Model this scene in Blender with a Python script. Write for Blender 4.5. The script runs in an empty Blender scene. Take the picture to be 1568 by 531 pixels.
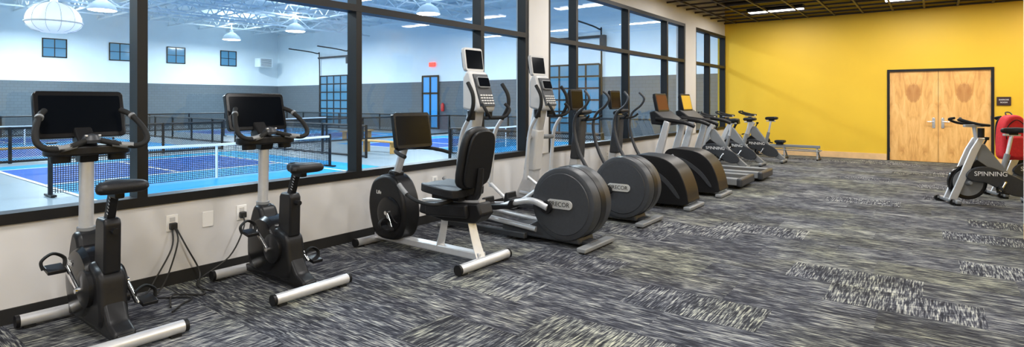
import bpy, math, random
from mathutils import Vector, Matrix, Euler
random.seed(4)
sc = bpy.context.scene
col = sc.collection
R = math.radians
sc.view_settings.view_transform = 'Standard'

# ------------------------------------------------------------ materials
def newmat(name):
    m = bpy.data.materials.new(name); m.use_nodes = True
    nt = m.node_tree
    return m, nt, nt.nodes['Principled BSDF']

def mat(name, c, rough=0.5, metal=0.0, emit=None, es=0.0, noise=0.0, nscale=20.0, bump=0.0, spec=None, coat=0.0):
    m, nt, b = newmat(name)
    b.inputs['Base Color'].default_value = (*c, 1)
    b.inputs['Roughness'].default_value = rough
    b.inputs['Metallic'].default_value = metal
    b.inputs['Coat Weight'].default_value = coat
    if spec is not None: b.inputs['Specular IOR Level'].default_value = spec
    if emit:
        b.inputs['Emission Color'].default_value = (*emit, 1)
        b.inputs['Emission Strength'].default_value = es
    if noise or bump:
        g = nt.nodes.new('ShaderNodeNewGeometry')
        n = nt.nodes.new('ShaderNodeTexNoise'); n.inputs['Scale'].default_value = nscale
        n.inputs['Detail'].default_value = 4
        nt.links.new(g.outputs['Position'], n.inputs['Vector'])
        if noise:
            r = nt.nodes.new('ShaderNodeValToRGB')
            r.color_ramp.elements[0].position = 0.3; r.color_ramp.elements[1].position = 0.7
            r.color_ramp.elements[0].color = (*[max(0, k*(1-noise)) for k in c], 1)
            r.color_ramp.elements[1].color = (*[min(1, k*(1+noise)) for k in c], 1)
            nt.links.new(n.outputs['Fac'], r.inputs['Fac'])
            nt.links.new(r.outputs['Color'], b.inputs['Base Color'])
        if bump:
            bp = nt.nodes.new('ShaderNodeBump'); bp.inputs['Strength'].default_value = bump
            bp.inputs['Distance'].default_value = 0.01
            nt.links.new(n.outputs['Fac'], bp.inputs['Height'])
            nt.links.new(bp.outputs['Normal'], b.inputs['Normal'])
    return m

class NT:
    def __init__(s, nt): s.nt = nt
    def n(s, t, **kw):
        x = s.nt.nodes.new(t)
        for k, v in kw.items(): setattr(x, k, v)
        return x
    def put(s, v, sock):
        if isinstance(v, (int, float)): sock.default_value = v
        elif isinstance(v, tuple): sock.default_value = v
        else: s.nt.links.new(v, sock)
    def m(s, op, a, b=0.0, c=0.0):
        x = s.n('ShaderNodeMath', operation=op)
        s.put(a, x.inputs[0]); s.put(b, x.inputs[1]); s.put(c, x.inputs[2])
        return x.outputs[0]
    def xyz(s, a, b, c):
        x = s.n('ShaderNodeCombineXYZ')
        s.put(a, x.inputs[0]); s.put(b, x.inputs[1]); s.put(c, x.inputs[2])
        return x.outputs[0]
    def noise(s, vec, scale=1.0, detail=2.0, rough=0.5, dist=0.0):
        x = s.n('ShaderNodeTexNoise')
        s.put(vec, x.inputs['Vector']); x.inputs['Scale'].default_value = scale
        x.inputs['Detail'].default_value = detail; x.inputs['Roughness'].default_value = rough
        x.inputs['Distortion'].default_value = dist
        return x.outputs['Fac']
    def ramp(s, f, stops, interp='LINEAR'):
        x = s.n('ShaderNodeValToRGB'); cr = x.color_ramp; cr.interpolation = interp
        while len(cr.elements) < len(stops): cr.elements.new(0.5)
        for e, (p, c) in zip(cr.elements, stops):
            e.position = p; e.color = (*c, 1)
        s.put(f, x.inputs['Fac'])
        return x.outputs['Color']
    def mix(s, f, a, b, blend='MIX'):
        x = s.n('ShaderNodeMix', data_type='RGBA', blend_type=blend)
        s.put(f, x.inputs[0]); s.put(a, x.inputs[6]); s.put(b, x.inputs[7])
        return x.outputs[2]
    def pos(s):
        g = s.n('ShaderNodeNewGeometry'); sp = s.n('ShaderNodeSeparateXYZ')
        s.nt.links.new(g.outputs['Position'], sp.inputs[0])
        return g.outputs['Position'], sp.outputs[0], sp.outputs[1], sp.outputs[2]

# carpet: small tiles with fine combed streaks and scratchy olive highlights
def carpet():
    m, nt, b = newmat('carpet_tiles'); k = NT(nt)
    p, x, y, z = k.pos()
    row = k.m('FLOOR', k.m('DIVIDE', y, 0.46))
    off = k.m('FRACT', k.m('MULTIPLY', row, 0.37))
    cl = k.m('FLOOR', k.m('ADD', k.m('DIVIDE', x, 0.92), off))
    wn = k.n('ShaderNodeTexWhiteNoise', noise_dimensions='3D')
    nt.links.new(k.xyz(row, cl, 3.3), wn.inputs['Vector'])
    sep = k.n('ShaderNodeSeparateColor'); nt.links.new(wn.outputs['Color'], sep.inputs[0])
    r, r2, r3 = sep.outputs[0], sep.outputs[1], sep.outputs[2]
    ro = k.m('MULTIPLY', r, 40.0)
    A = k.noise(k.xyz(k.m('ADD', k.m('MULTIPLY', x, 7.5), ro), k.m('MULTIPLY', y, 105.0), ro), 1.0, 2.5, 0.55, 0.3)
    B = k.noise(k.xyz(k.m('MULTIPLY', x, 105.0), k.m('ADD', k.m('MULTIPLY', y, 7.5), ro), ro), 1.0, 2.5, 0.55, 0.3)
    sel = k.m('GREATER_THAN', r2, 0.70)
    mx = k.n('ShaderNodeMix', data_type='FLOAT')
    k.put(sel, mx.inputs[0]); k.put(A, mx.inputs[2]); k.put(B, mx.inputs[3])
    S = mx.outputs[0]
    # cross scratches
    C = k.noise(k.xyz(k.m('MULTIPLY', k.m('ADD', x, k.m('MULTIPLY', y, 0.45)), 5.0), k.m('MULTIPLY', k.m('SUBTRACT', y, k.m('MULTIPLY', x, 0.45)), 50.0), 4.0), 1.0, 2.0, 0.6, 0.6)
    pt = k.noise(k.xyz(k.m('MULTIPLY', x, 2.4), k.m('MULTIPLY', y, 4.4), 0.0), 1.0, 5.0, 0.7)
    v = k.m('ADD', S, k.m('MULTIPLY', k.m('SUBTRACT', pt, 0.5), 0.42))
    v = k.m('ADD', v, k.m('MULTIPLY', k.m('SUBTRACT', C, 0.5), 0.26))
    v = k.m('ADD', v, k.m('MULTIPLY', k.m('SUBTRACT', r3, 0.5), 0.07))
    v = k.m('SUBTRACT', v, 0.006)
    c1 = k.ramp(v, [(0.37, (0.016, 0.017, 0.023)), (0.495, (0.050, 0.053, 0.068)), (0.57, (0.145, 0.15, 0.162)), (0.72, (0.42, 0.425, 0.38))])
    c2 = k.ramp(v, [(0.37, (0.016, 0.016, 0.018)), (0.495, (0.050, 0.052, 0.056)), (0.57, (0.148, 0.152, 0.13)), (0.72, (0.42, 0.42, 0.31))])
    hue = k.noise(k.xyz(x, y, 7.0), 0.9, 2.0, 0.5)
    c = k.mix(k.m('MINIMUM', k.m('MAXIMUM', k.m('ADD', k.m('MULTIPLY', k.m('SUBTRACT', hue, 0.5), 5.0), k.m('SUBTRACT', r, 0.15)), 0.0), 1.0), c1, c2)
    nt.links.new(c, b.inputs['Base Color'])
    b.inputs['Roughness'].default_value = 0.95
    b.inputs['Specular IOR Level'].default_value = 0.15
    bp = k.n('ShaderNodeBump'); bp.inputs['Strength'].default_value = 0.4; bp.inputs['Distance'].default_value = 0.005
    nt.links.new(S, bp.inputs['Height']); nt.links.new(bp.outputs['Normal'], b.inputs['Normal'])
    return m

def birch():
    m, nt, b = newmat('birch_veneer'); k = NT(nt)
    tc = k.n('ShaderNodeTexCoord'); sp = k.n('ShaderNodeSeparateXYZ')
    nt.links.new(tc.outputs['Object'], sp.inputs[0])
    x, z = sp.outputs[0], sp.outputs[2]
    ax = k.m('ABSOLUTE', x)
    g = k.noise(k.xyz(k.m('MULTIPLY', ax, 9.0), 0.0, k.m('MULTIPLY', z, 2.0)), 1.0, 4.0, 0.6, 1.2)
    d = k.m('ADD', k.m('POWER', k.m('DIVIDE', ax, 0.14), 2.0), k.m('POWER', k.m('DIVIDE', k.m('SUBTRACT', z, 0.55), 0.22), 2.0))
    f = k.noise(k.xyz(k.m('MULTIPLY', ax, 30.0), 0.0, k.m('MULTIPLY', z, 7.0)), 1.0, 3.0, 0.6, 2.0)
    d2 = k.m('SUBTRACT', k.m('ADD', 1.2, k.m('MULTIPLY', k.m('SUBTRACT', f, 0.5), 1.5)), d)
    d2 = k.m('MINIMUM', k.m('MAXIMUM', k.m('MULTIPLY', d2, 1.5), 0.0), 0.62)
    base = k.ramp(g, [(0.3, (0.58, 0.28, 0.075)), (0.5, (0.76, 0.42, 0.13)), (0.7, (0.86, 0.52, 0.19))])
    c = k.mix(d2, base, (0.38, 0.15, 0.04, 1))
    nt.links.new(c, b.inputs['Base Color']); b.inputs['Roughness'].default_value = 0.4
    return m

def cmu(name, c, mort):
    m, nt, b = newmat(name); k = NT(nt)
    p, x, y, z = k.pos()
    br = k.n('ShaderNodeTexBrick')
    nt.links.new(k.xyz(k.m('ADD', x, y), z, 0.0), br.inputs['Vector'])
    br.inputs['Scale'].default_value = 1.0
    br.inputs['Brick Width'].default_value = 0.4; br.inputs['Row Height'].default_value = 0.2
    br.inputs['Mortar Size'].default_value = 0.012
    br.inputs['Color1'].default_value = (*c, 1); br.inputs['Color2'].default_value = (*[q*0.93 for q in c], 1)
    br.inputs['Mortar'].default_value = (*mort, 1)
    nt.links.new(br.outputs['Color'], b.inputs['Base Color']); b.inputs['Roughness'].default_value = 0.8
    return m

def mesh_alpha(name, c, k1, w, diag=True):
    m, nt, b = newmat(name); k = NT(nt)
    b.inputs['Base Color'].default_value = (*c, 1); b.inputs['Roughness'].default_value = 0.6
    p, x, y, z = k.pos()
    h = k.m('ADD', x, y)
    if diag: a, d = k.m('ADD', h, z), k.m('SUBTRACT', h, z)
    else: a, d = h, z
    fa = k.m('LESS_THAN', k.m('FRACT', k.m('MULTIPLY', a, k1)), w)
    fb = k.m('LESS_THAN', k.m('FRACT', k.m('MULTIPLY', d, k1)), w)
    nt.links.new(k.m('MAXIMUM', fa, fb), b.inputs['Alpha'])
    return m

def glass(name, tint=(1, 1, 1), gain=1.5):
    m = bpy.data.materials.new(name); m.use_nodes = True; nt = m.node_tree
    nt.nodes.clear(); k = NT(nt)
    o = k.n('ShaderNodeOutputMaterial'); mx = k.n('ShaderNodeMixShader')
    t = k.n('ShaderNodeBsdfTransparent'); t.inputs[0].default_value = (*tint, 1)
    g = k.n('ShaderNodeBsdfGlossy'); g.inputs['Roughness'].default_value = 0.0
    fr = k.n('ShaderNodeFresnel'); fr.inputs[0].default_value = 1.45
    nt.links.new(k.m('MULTIPLY', fr.outputs[0], gain), mx.inputs[0])
    nt.links.new(t.outputs[0], mx.inputs[1]); nt.links.new(g.outputs[0], mx.inputs[2])
    nt.links.new(mx.outputs[0], o.inputs[0])
    return m

M_carpet = carpet(); M_birch = birch()
M_yellow = mat('yellow_paint', (0.72, 0.455, 0.022), 0.55, noise=0.04, nscale=0.8, bump=0.05)
M_white = mat('offwhite_paint', (0.62, 0.61, 0.605), 0.6, noise=0.03, nscale=2)
M_frame = mat('black_window_frame', (0.008, 0.008, 0.009), 0.45, spec=0.3)
M_basebl = mat('black_rubber_base', (0.010, 0.010, 0.010), 0.6)
M_tanbase = mat('tan_wood_base', (0.70, 0.45, 0.22), 0.5, noise=0.1, nscale=6)
M_ceil = mat('dark_plenum', (0.024, 0.017, 0.014), 0.9)
M_grid = mat('ceiling_grid_black', (0.05, 0.036, 0.028), 0.5)
M_light = mat('light_diffuser', (1, 1, 1), 0.5, emit=(1.0, 0.98, 0.95), es=8)
M_black = mat('black_plastic', (0.010, 0.010, 0.011), 0.38, noise=0.1, nscale=60, spec=0.24)
M_blackg = mat('black_gloss_plastic', (0.008, 0.008, 0.009), 0.2, spec=0.28)
M_rubber = mat('black_rubber', (0.012, 0.012, 0.012), 0.7, bump=0.3, nscale=250, spec=0.25)
M_vinyl = mat('black_vinyl', (0.010, 0.010, 0.011), 0.45, bump=0.2, nscale=120, spec=0.28)
M_dkgray = mat('charcoal_plastic', (0.036, 0.039, 0.045), 0.4, noise=0.08, nscale=40, spec=0.35)
M_mdgray = mat('gray_plastic', (0.19, 0.20, 0.21), 0.42)
M_silver = mat('silver_paint', (0.62, 0.63, 0.65), 0.34, metal=0.5, noise=0.03, nscale=30)
M_ltgray = mat('light_gray_plastic', (0.50, 0.50, 0.50), 0.4)
M_chrome = mat('chrome', (0.75, 0.75, 0.76), 0.12, metal=1.0)
M_screen = mat('dark_glass_screen', (0.003, 0.004, 0.006), 0.12, spec=0.12)
M_scrglare = mat('yellow_glare_screen', (0.50, 0.31, 0.04), 0.2, emit=(0.7, 0.45, 0.06), es=0.12)  # yellow wall's glare painted into the screen colour, with a faint glow
M_scrrefl = mat('red_reflection_screen', (0.09, 0.02, 0.018), 0.2, spec=0.2)  # dark red reflection painted into the screen colour
M_badge = mat('badge_silver', (0.62, 0.62, 0.60), 0.3, metal=0.5)
M_red = mat('red_fabric', (0.55, 0.012, 0.02), 0.7, noise=0.1, nscale=30, bump=0.3)
M_sign = mat('sign_plate', (0.03, 0.012, 0.014), 0.4)
M_txtw = mat('white_lettering', (0.8, 0.8, 0.8), 0.5)
M_txtd = mat('dark_lettering', (0.02, 0.02, 0.02), 0.5)
M_plate = mat('outlet_plate', (0.8, 0.79, 0.77), 0.35)
M_glass = glass('window_glass', (0.97, 0.99, 1.0), 1.1)
M_hwhite = mat('hall_white_paint', (0.75, 0.84, 0.89), 0.7, noise=0.02, nscale=1)
M_hgray = cmu('gray_block_wall', (0.105, 0.135, 0.16), (0.08, 0.10, 0.12))
M_hfloor = mat('hall_concrete', (0.22, 0.27, 0.30), 0.4, noise=0.06, nscale=0.6)
M_cdark = mat('court_dark_blue', (0.004, 0.075, 0.34), 0.55, noise=0.05, nscale=1.0, spec=0.2)
M_clight = mat('court_light_blue', (0.005, 0.25, 0.56), 0.55, noise=0.05, nscale=1.0, spec=0.2)
M_line = mat('court_line_white', (0.85, 0.87, 0.9), 0.5)
M_truss = mat('white_steel', (0.74, 0.80, 0.84), 0.5)
M_deck = mat('white_metal_deck', (0.62, 0.71, 0.77), 0.6, noise=0.05, nscale=0.7)
M_hlamp = mat('highbay_lens', (1, 1, 1), 0.5, emit=(1.0, 0.99, 0.97), es=12)
M_lantern = mat('dome_lamp_shell', (0.88, 0.92, 0.95), 0.5, emit=(0.95, 0.98, 1.0), es=0.35)
M_hwin = mat('blue_daylight_glass', (0.04, 0.13, 0.22), 0.1, emit=(0.12, 0.40, 0.68), es=0.35)
M_hdoor = mat('blue_door_glass', (0.03, 0.16, 0.38), 0.1, emit=(0.05, 0.35, 0.85), es=0.6)
M_chain = mesh_alpha('chain_link_mesh', (0.01, 0.011, 0.013), 14.0, 0.24)
M_net = mesh_alpha('net_mesh', (0.008, 0.010, 0.014), 22.0, 0.30, False)
M_bench = mat('bench_wood', (0.6, 0.34, 0.10), 0.5, noise=0.1, nscale=8)
M_exit = mat('exit_red', (0.6, 0.02, 0.02), 0.5, emit=(1, 0.05, 0.03), es=2)
M_redpl = mat('red_metal', (0.5, 0.02, 0.02), 0.4)
M_cable = mat('cable_black', (0.01, 0.01, 0.01), 0.5)

# ------------------------------------------------------------ geometry helpers
def link(o, par=None):
    col.objects.link(o)
    if par: o.parent = par
    return o

def empty(name, loc=(0, 0, 0), rz=0.0):
    e = bpy.data.objects.new(name, None); e.empty_display_size = 0.2
    e.location = loc; e.rotation_euler = (0, 0, rz)
    return link(e)

import bmesh
def mk(name, vs, fs, m, par=None, bev=0.0, seg=3, loc=(0, 0, 0), rot=(0, 0, 0), smooth=True, sub=0):
    me = bpy.data.meshes.new(name); me.from_pydata([tuple(v) for v in vs], [], fs); me.update()
    bm = bmesh.new(); bm.from_mesh(me); bmesh.ops.recalc_face_normals(bm, faces=bm.faces); bm.to_mesh(me); bm.free()
    if smooth:
        me.polygons.foreach_set('use_smooth', [True]*len(me.polygons))
        me.set_sharp_from_angle(angle=R(38))
    o = bpy.data.objects.new(name, me); o.location = loc; o.rotation_euler = rot
    me.materials.append(m)
    if bev:
        b = o.modifiers.new('bevel', 'BEVEL'); b.width = bev; b.segments = seg; b.limit_method = 'ANGLE'; b.angle_limit = R(30)
        b.harden_normals = False
    if sub:
        s = o.modifiers.new('sub', 'SUBSURF'); s.levels = sub; s.render_levels = sub
    return link(o, par)

BF = [(0, 1, 3, 2), (4, 6, 7, 5), (0, 4, 5, 1), (2, 3, 7, 6), (0, 2, 6, 4), (1, 5, 7, 3)]
def box(par, name, c, s, m, rot=(0, 0, 0), bev=0.0, seg=3):
    vs = [(sx*s[0]/2, sy*s[1]/2, sz*s[2]/2) for sx in (-1, 1) for sy in (-1, 1) for sz in (-1, 1)]
    return mk(name, vs, BF, m, par, bev, seg, c, rot)
def bx(par, name, x0, x1, y0, y1, z0, z1, m, bev=0.0):
    return box(par, name, ((x0+x1)/2, (y0+y1)/2, (z0+z1)/2), (x1-x0, y1-y0, z1-z0), m, bev=bev)

def cr(pts, n=6, closed=False):
    P = [Vector(p) for p in pts]; L = len(P); out = []
    rng = range(L) if closed else range(L-1)
    for i in rng:
        if closed: a, b, c, d = P[(i-1) % L], P[i], P[(i+1) % L], P[(i+2) % L]
        else: a, b, c, d = P[max(i-1, 0)], P[i], P[i+1], P[min(i+2, L-1)]
        for j in range(n):
            t = j/n
            out.append(0.5*((2*b)+(-a+c)*t+(2*a-5*b+4*c-d)*t*t+(-a+3*b-3*c+d)*t**3))
    if not closed: out.append(P[-1])
    return out

def sweep(par, name, pts, r, m, n=10, smooth=6, closed=False, flat=1.0):
    P = cr(pts, smooth, closed) if smooth else [Vector(p) for p in pts]
    L = len(P)
    rr = r if isinstance(r, (list, tuple)) else [r]*2
    T = []
    for i in range(L):
        if closed: t = P[(i+1) % L]-P[(i-1) % L]
        else: t = P[min(i+1, L-1)]-P[max(i-1, 0)]
        T.append(t.normalized())
    up = Vector((0, 0, 1)) if abs(T[0].z) < 0.9 else Vector((1, 0, 0))
    N = T[0].cross(up).normalized(); vs = []
    for i in range(L):
        if i:
            N = (N - T[i]*N.dot(T[i]))
            N.normalize()
        B = T[i].cross(N)
        f = i/(L-1) * (len(rr)-1); a = min(int(f), len(rr)-2); rad = rr[a]+(rr[a+1]-rr[a])*(f-a)
        for j in range(n):
            q = 2*math.pi*j/n
            vs.append(P[i]+N*math.cos(q)*rad+B*math.sin(q)*rad*flat)
    fs = []
    for i in range(L if closed else L-1):
        for j in range(n):
            a = i*n+j; b = i*n+(j+1) % n; i2 = (i+1) % L
            fs.append((a, b, i2*n+(j+1) % n, i2*n+j))
    if not closed:
        fs.append(tuple(range(n))); fs.append(tuple((L-1)*n+j for j in range(n)))
    return mk(name, vs, fs, m, par)

def rod(par, name, a, b, r, m, r2=None, n=18):
    return sweep(par, name, [a, b], [r, r if r2 is None else r2], m, n=n, smooth=0)

def prism(par, name, poly, y0, y1, m, bev=0.0, smooth=0, seg=3):
    """poly in XZ extruded along Y"""
    pts = [(p.x, p.y) for p in cr([(q[0], q[1], 0) for q in poly], smooth, True)] if smooth else poly
    L = len(pts)
    vs = [(x, y0, z) for x, z in pts]+[(x, y1, z) for x, z in pts]
    fs = [tuple(range(L)), tuple(range(2*L-1, L-1, -1))]+[(i, (i+1) % L, L+(i+1) % L, L+i) for i in range(L)]
    return mk(name, vs, fs, m, par, bev, seg)

def plate(par, name, poly, z0, z1, m, bev=0.0, smooth=0, loc=(0, 0, 0), rot=(0, 0, 0)):
    pts = [(p.x, p.y) for p in cr([(q[0], q[1], 0) for q in poly], smooth, True)] if smooth else poly
    L = len(pts)
    vs = [(x, y, z0) for x, y in pts]+[(x, y, z1) for x, y in pts]
    fs = [tuple(range(L)), tuple(range(2*L-1, L-1, -1))]+[(i, (i+1) % L, L+(i+1) % L, L+i) for i in range(L)]
    return mk(name, vs, fs, m, par, bev, 3, loc, rot)

def lathe(par, name, prof, c, axis, m, n=40):
    vs = []; L = len(prof)
    for r, h in prof:
        for j in range(n):
            q = 2*math.pi*j/n
            if axis == 'y': vs.append((c[0]+r*math.cos(q), c[1]+h, c[2]+r*math.sin(q)))
            else: vs.append((c[0]+r*math.cos(q), c[1]+r*math.sin(q), c[2]+h))
    fs = [(i*n+j, i*n+(j+1) % n, (i+1)*n+(j+1) % n, (i+1)*n+j) for i in range(L-1) for j in range(n)]
    fs.append(tuple(range(n))); fs.append(tuple((L-1)*n+j for j in range(n)))
    return mk(name, vs, fs, m, par)

def text(par, name, s, size, loc, rot, m, ext=0.001):
    c = bpy.data.curves.new(name, 'FONT'); c.body = s; c.size = size; c.extrude = ext
    c.align_x = 'CENTER'; c.align_y = 'CENTER'
    c.materials.append(m)
    o = bpy.data.objects.new(name, c); o.location = loc; o.rotation_euler = rot
    return link(o, par)

def sticks(par, name, segs, w, m):
    vs, fs = [], []
    for a, b in segs:
        a, b = Vector(a), Vector(b); t = (b-a).normalized()
        up = Vector((0, 0, 1)) if abs(t.z) < 0.9 else Vector((0, 1, 0))
        n1 = t.cross(up).normalized()*w/2; n2 = t.cross(n1).normalized()*w/2
        k = len(vs)
        for p in (a, b):
            vs += [p+n1+n2, p-n1+n2, p-n1-n2, p+n1-n2]
        fs += [(k, k+1, k+5, k+4), (k+1, k+2, k+6, k+5), (k+2, k+3, k+7, k+6), (k+3, k, k+4, k+7), (k, k+1, k+2, k+3), (k+4, k+5, k+6, k+7)]
    return mk(name, vs, fs, m, par, smooth=False)

# ------------------------------------------------------------ room shell
WX = -4.75; BY = 16.4; RX = 3.2; FY = -4.0
SILL = 0.64; TOPW = 3.27; CE = 3.62; HF = -0.60
bx(None, 'floor', WX-0.2, RX+0.2, FY-0.2, BY+0.2, -0.2, 0.0, M_carpet)
wl = empty('wall_left')
def part(n, *a): return bx(wl, n, *a)
part('knee_wall', WX-0.2, WX, FY, BY, 0.0, SILL, M_white)
part('foundation', WX-0.2, WX-0.02, FY, BY, HF, -0.2, M_white)
part('soffit', WX-0.2, WX, FY, BY, TOPW, 4.4, M_white)
part('pillar_a', WX-0.2, WX+0.03, 6.70, 7.22, SILL, TOPW, M_white)
part('pillar_b', WX-0.2, WX+0.03, 13.16, 13.88, SILL, TOPW, M_white)
part('pillar_c', WX-0.2, WX, FY, -2.6, SILL, TOPW, M_white)
bx(None, 'baseboard_left', WX, WX+0.012, FY, BY, 0.0, 0.10, M_basebl)

def window(name, y0, y1, mull):
    e = empty(name)
    f = 0.07; xa, xb = WX-0.13, WX+0.02
    bx(e, 'frame_bottom', xa, xb, y0, y1, SILL, SILL+f, M_frame)
    bx(e, 'frame_top', xa, xb, y0, y1, TOPW-f, TOPW, M_frame)
    bx(e, 'frame_rail', xa, xb, y0, y1, 2.35, 2.35+f, M_frame)
    for i, y in enumerate([y0+f/2]+mull+[y1-f/2]):
        bx(e, 'mullion_%d' % i, xa+0.002, xb-0.002, y-f/2, y+f/2, SILL, TOPW, M_frame)
    vs = [(WX-0.06, y0, SILL), (WX-0.06, y1, SILL), (WX-0.06, y1, TOPW), (WX-0.06, y0, TOPW)]
    mk('glass_pane', vs, [(0, 1, 2, 3)], M_glass, e, smooth=False)
window('window_1', -2.6, 6.70, [-0.28, 1.70, 3.68, 5.66])
window('window_2', 7.22, 13.16, [8.10, 10.08, 12.06])
window('window_3', 13.88, BY, [15.0])

# back wall with double door
wb = empty('wall_back')
DX0, DX1, DH = -0.86, 1.02, 2.14
bx(wb, 'panel_left', WX-0.2, DX0-0.05, BY, BY+0.2, 0, 4.4, M_yellow)
bx(wb, 'panel_right', DX1+0.05, RX+0.2, BY, BY+0.2, 0, 4.4, M_yellow)
bx(wb, 'panel_over_door', DX0-0.05, DX1+0.05, BY, BY+0.2, DH+0.05, 4.4, M_yellow)
bx(None, 'baseboard_back', WX, DX0-0.06, BY-0.014, BY, 0, 0.15, M_tanbase)
bx(None, 'baseboard_back_right', DX1+0.06, RX, BY-0.014, BY, 0, 0.15, M_tanbase)
d = empty('door_1')
bx(d, 'jamb_left', DX0-0.05, DX0, BY-0.02, BY+0.14, 0, DH+0.05, M_frame)
bx(d, 'jamb_right', DX1, DX1+0.05, BY-0.02, BY+0.14, 0, DH+0.05, M_frame)
bx(d, 'head', DX0, DX1, BY-0.02, BY+0.14, DH, DH+0.05, M_frame)
mid = (DX0+DX1)/2
bx(d, 'leaf_left', DX0+0.003, mid-0.004, BY+0.02, BY+0.065, 0.008, DH-0.004, M_birch)
bx(d, 'leaf_right', mid+0.004, DX1-0.003, BY+0.02, BY+0.065, 0.008, DH-0.004, M_birch)
bx(d, 'backing', DX0, DX1, BY+0.1, BY+0.14, 0.0, DH, M_frame)
for i, s in enumerate((-1, 1)):
    x = mid+s*0.085
    bx(d, 'escutcheon_%d' % i, x-0.03, x+0.03, BY+0.008, BY+0.02, 0.80, 1.04, M_chrome, 0.004)
    rod(d, 'lever_stem_%d' % i, (x, BY+0.01, 0.95), (x, BY-0.05, 0.95), 0.012, M_chrome)
    rod(d, 'lever_%d' % i, (x, BY-0.045, 0.95), (x+s*0.12, BY-0.045, 0.95), 0.012, M_chrome)
for i, z in enumerate((0.25, 1.05, 1.9)):
    for j, x in enumerate((DX0+0.004, DX1-0.004)):
        rod(d, 'hinge_%d%d' % (i, j), (x, BY+0.012, z-0.05), (x, BY+0.012, z+0.05), 0.009, M_chrome)
sg = empty('room_sign', (1.23, BY-0.012, 1.43))
box(sg, 'plate', (0, 0, 0), (0.24, 0.02, 0.19), M_sign, bev=0.004)
text(sg, 'lettering', 'EXERCISE', 0.04, (0, -0.0115, 0.03), (R(90), 0, 0), M_txtw)
text(sg, 'lettering_2', 'ROOM', 0.04, (0, -0.0115, -0.03), (R(90), 0, 0), M_txtw)
# right side: stub wall and outer wall
wr = empty('wall_right')
bx(wr, 'outer', RX, RX+0.2, FY, BY, 0, 4.4, M_yellow)
ws = empty('wall_partition')
bx(ws, 'body', 0.76, RX, 6.9, 7.85, 0, 4.4, M_white)
bx(None, 'baseboard_partition', 0.745, 0.76, 6.9, 7.865, 0, 0.16, M_tanbase)
bx(None, 'trim_partition', 0.745, 0.80, 7.80, 7.865, 0.16, 3.6, M_white)
bx(None, 'wall_front', WX-0.2, RX+0.2, FY-0.2, FY, 0, 4.4, M_white)
# ceiling
bx(None, 'ceiling', WX-0.2, RX+0.2, FY-0.2, BY+0.2, 4.4, 4.5, M_ceil)
segs = []
x = WX+0.3
while x < RX: segs.append(((x, FY, CE), (x, BY, CE))); x += 0.61
y = FY+0.2
while y < BY: segs.append(((WX, y, CE+0.002), (RX, y, CE+0.002))); y += 0.61
sticks(None, 'ceiling_grid', segs, 0.04, M_grid)
segs = []
y = FY+0.5
while y < BY: segs.append(((WX, y, 4.1), (RX, y, 4.1))); y += 1.2
sticks(None, 'ceiling_joists', segs, 0.12, M_ceil)
sticks(None, 'ceiling_duct', [((-1.5, FY, 4.05), (-1.5, BY, 4.05)), ((1.2, FY, 4.1), (1.2, BY, 4.1))], 0.3, M_grid)

def area(name, loc, sx, sy, e, c, rot=(0, 0, 0), shape='RECTANGLE', par=None):
    l = bpy.data.lights.new(name, 'AREA'); l.shape = shape; l.size = sx
    if shape == 'RECTANGLE': l.size_y = sy
    l.energy = e; l.color = c
    o = bpy.data.objects.new(name, l); o.location = loc; o.rotation_euler = rot
    return link(o, par)

for yy in (14.7, 11.3, 7.7, 4.1, 0.5, -2.8):
    for xx in (-3.07, -0.25, 2.2):
        e = empty('ceiling_light', (xx, yy, CE))
        box(e, 'housing', (0, 0, 0.05), (1.24, 0.34, 0.08), M_frame)
        box(e, 'diffuser', (0, 0, 0.0), (1.2, 0.30, 0.02), M_light)
        area('lamp', (0, 0, -0.02), 1.18, 0.28, 72, (1.0, 0.975, 0.945), par=e)

# outlets and cables
for yy, zz in ((1.91, 0.482), (2.18, 0.468), (2.46, 0.477), (4.79, 0.475), (9.2, 0.45)):
    e = empty('wall_outlet', (WX, yy, zz))
    box(e, 'plate', (0.004, 0, 0), (0.008, 0.085, 0.125), M_plate, bev=0.003)
    if abs(yy-2.18) > 0.01:
        for s in (-1, 1): box(e, 'socket_%d' % s, (0.009, 0, s*0.028), (0.004, 0.04, 0.035), M_ltgray, bev=0.002)
cb = empty('power_cables')
sweep(cb, 'cable_1', [(-4.72, 1.91, .46), (-4.62, 1.90, .36), (-4.60, 1.82, .12), (-4.58, 1.74, .012), (-4.56, 1.68, .012), (-4.64, 1.62, .012)], 0.006, M_cable, 6)
sweep(cb, 'cable_2', [(-4.72, 1.90, .44), (-4.66, 1.87, .30), (-4.64, 1.72, .05), (-4.55, 1.66, .012), (-4.3, 1.85, .012), (-4.2, 1.75, .012), (-4.1, 1.65, .012)], 0.006, M_cable, 6)
sweep(cb, 'cable_3', [(-4.72, 1.92, .46), (-4.64, 1.97, .30), (-4.6, 2.05, .1), (-4.5, 2.0, .012), (-4.3, 2.02, .012)], 0.006, M_cable, 6)
sweep(cb, 'cable_4', [(-4.72, 2.46, .46), (-4.64, 2.42, .36), (-4.64, 2.3, .15), (-4.64, 2.05, .012), (-4.3, 1.95, .012), (-4.45, 1.8, .012), (-4.2, 1.68, .012)], 0.006, M_cable, 6)
box(cb, 'plug_1', (-4.725, 1.91, .46), (.04, .05, .05), M_cable, bev=.006)
box(cb, 'plug_2', (-4.725, 2.46, .46), (.04, .05, .05), M_cable, bev=.006)

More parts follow.
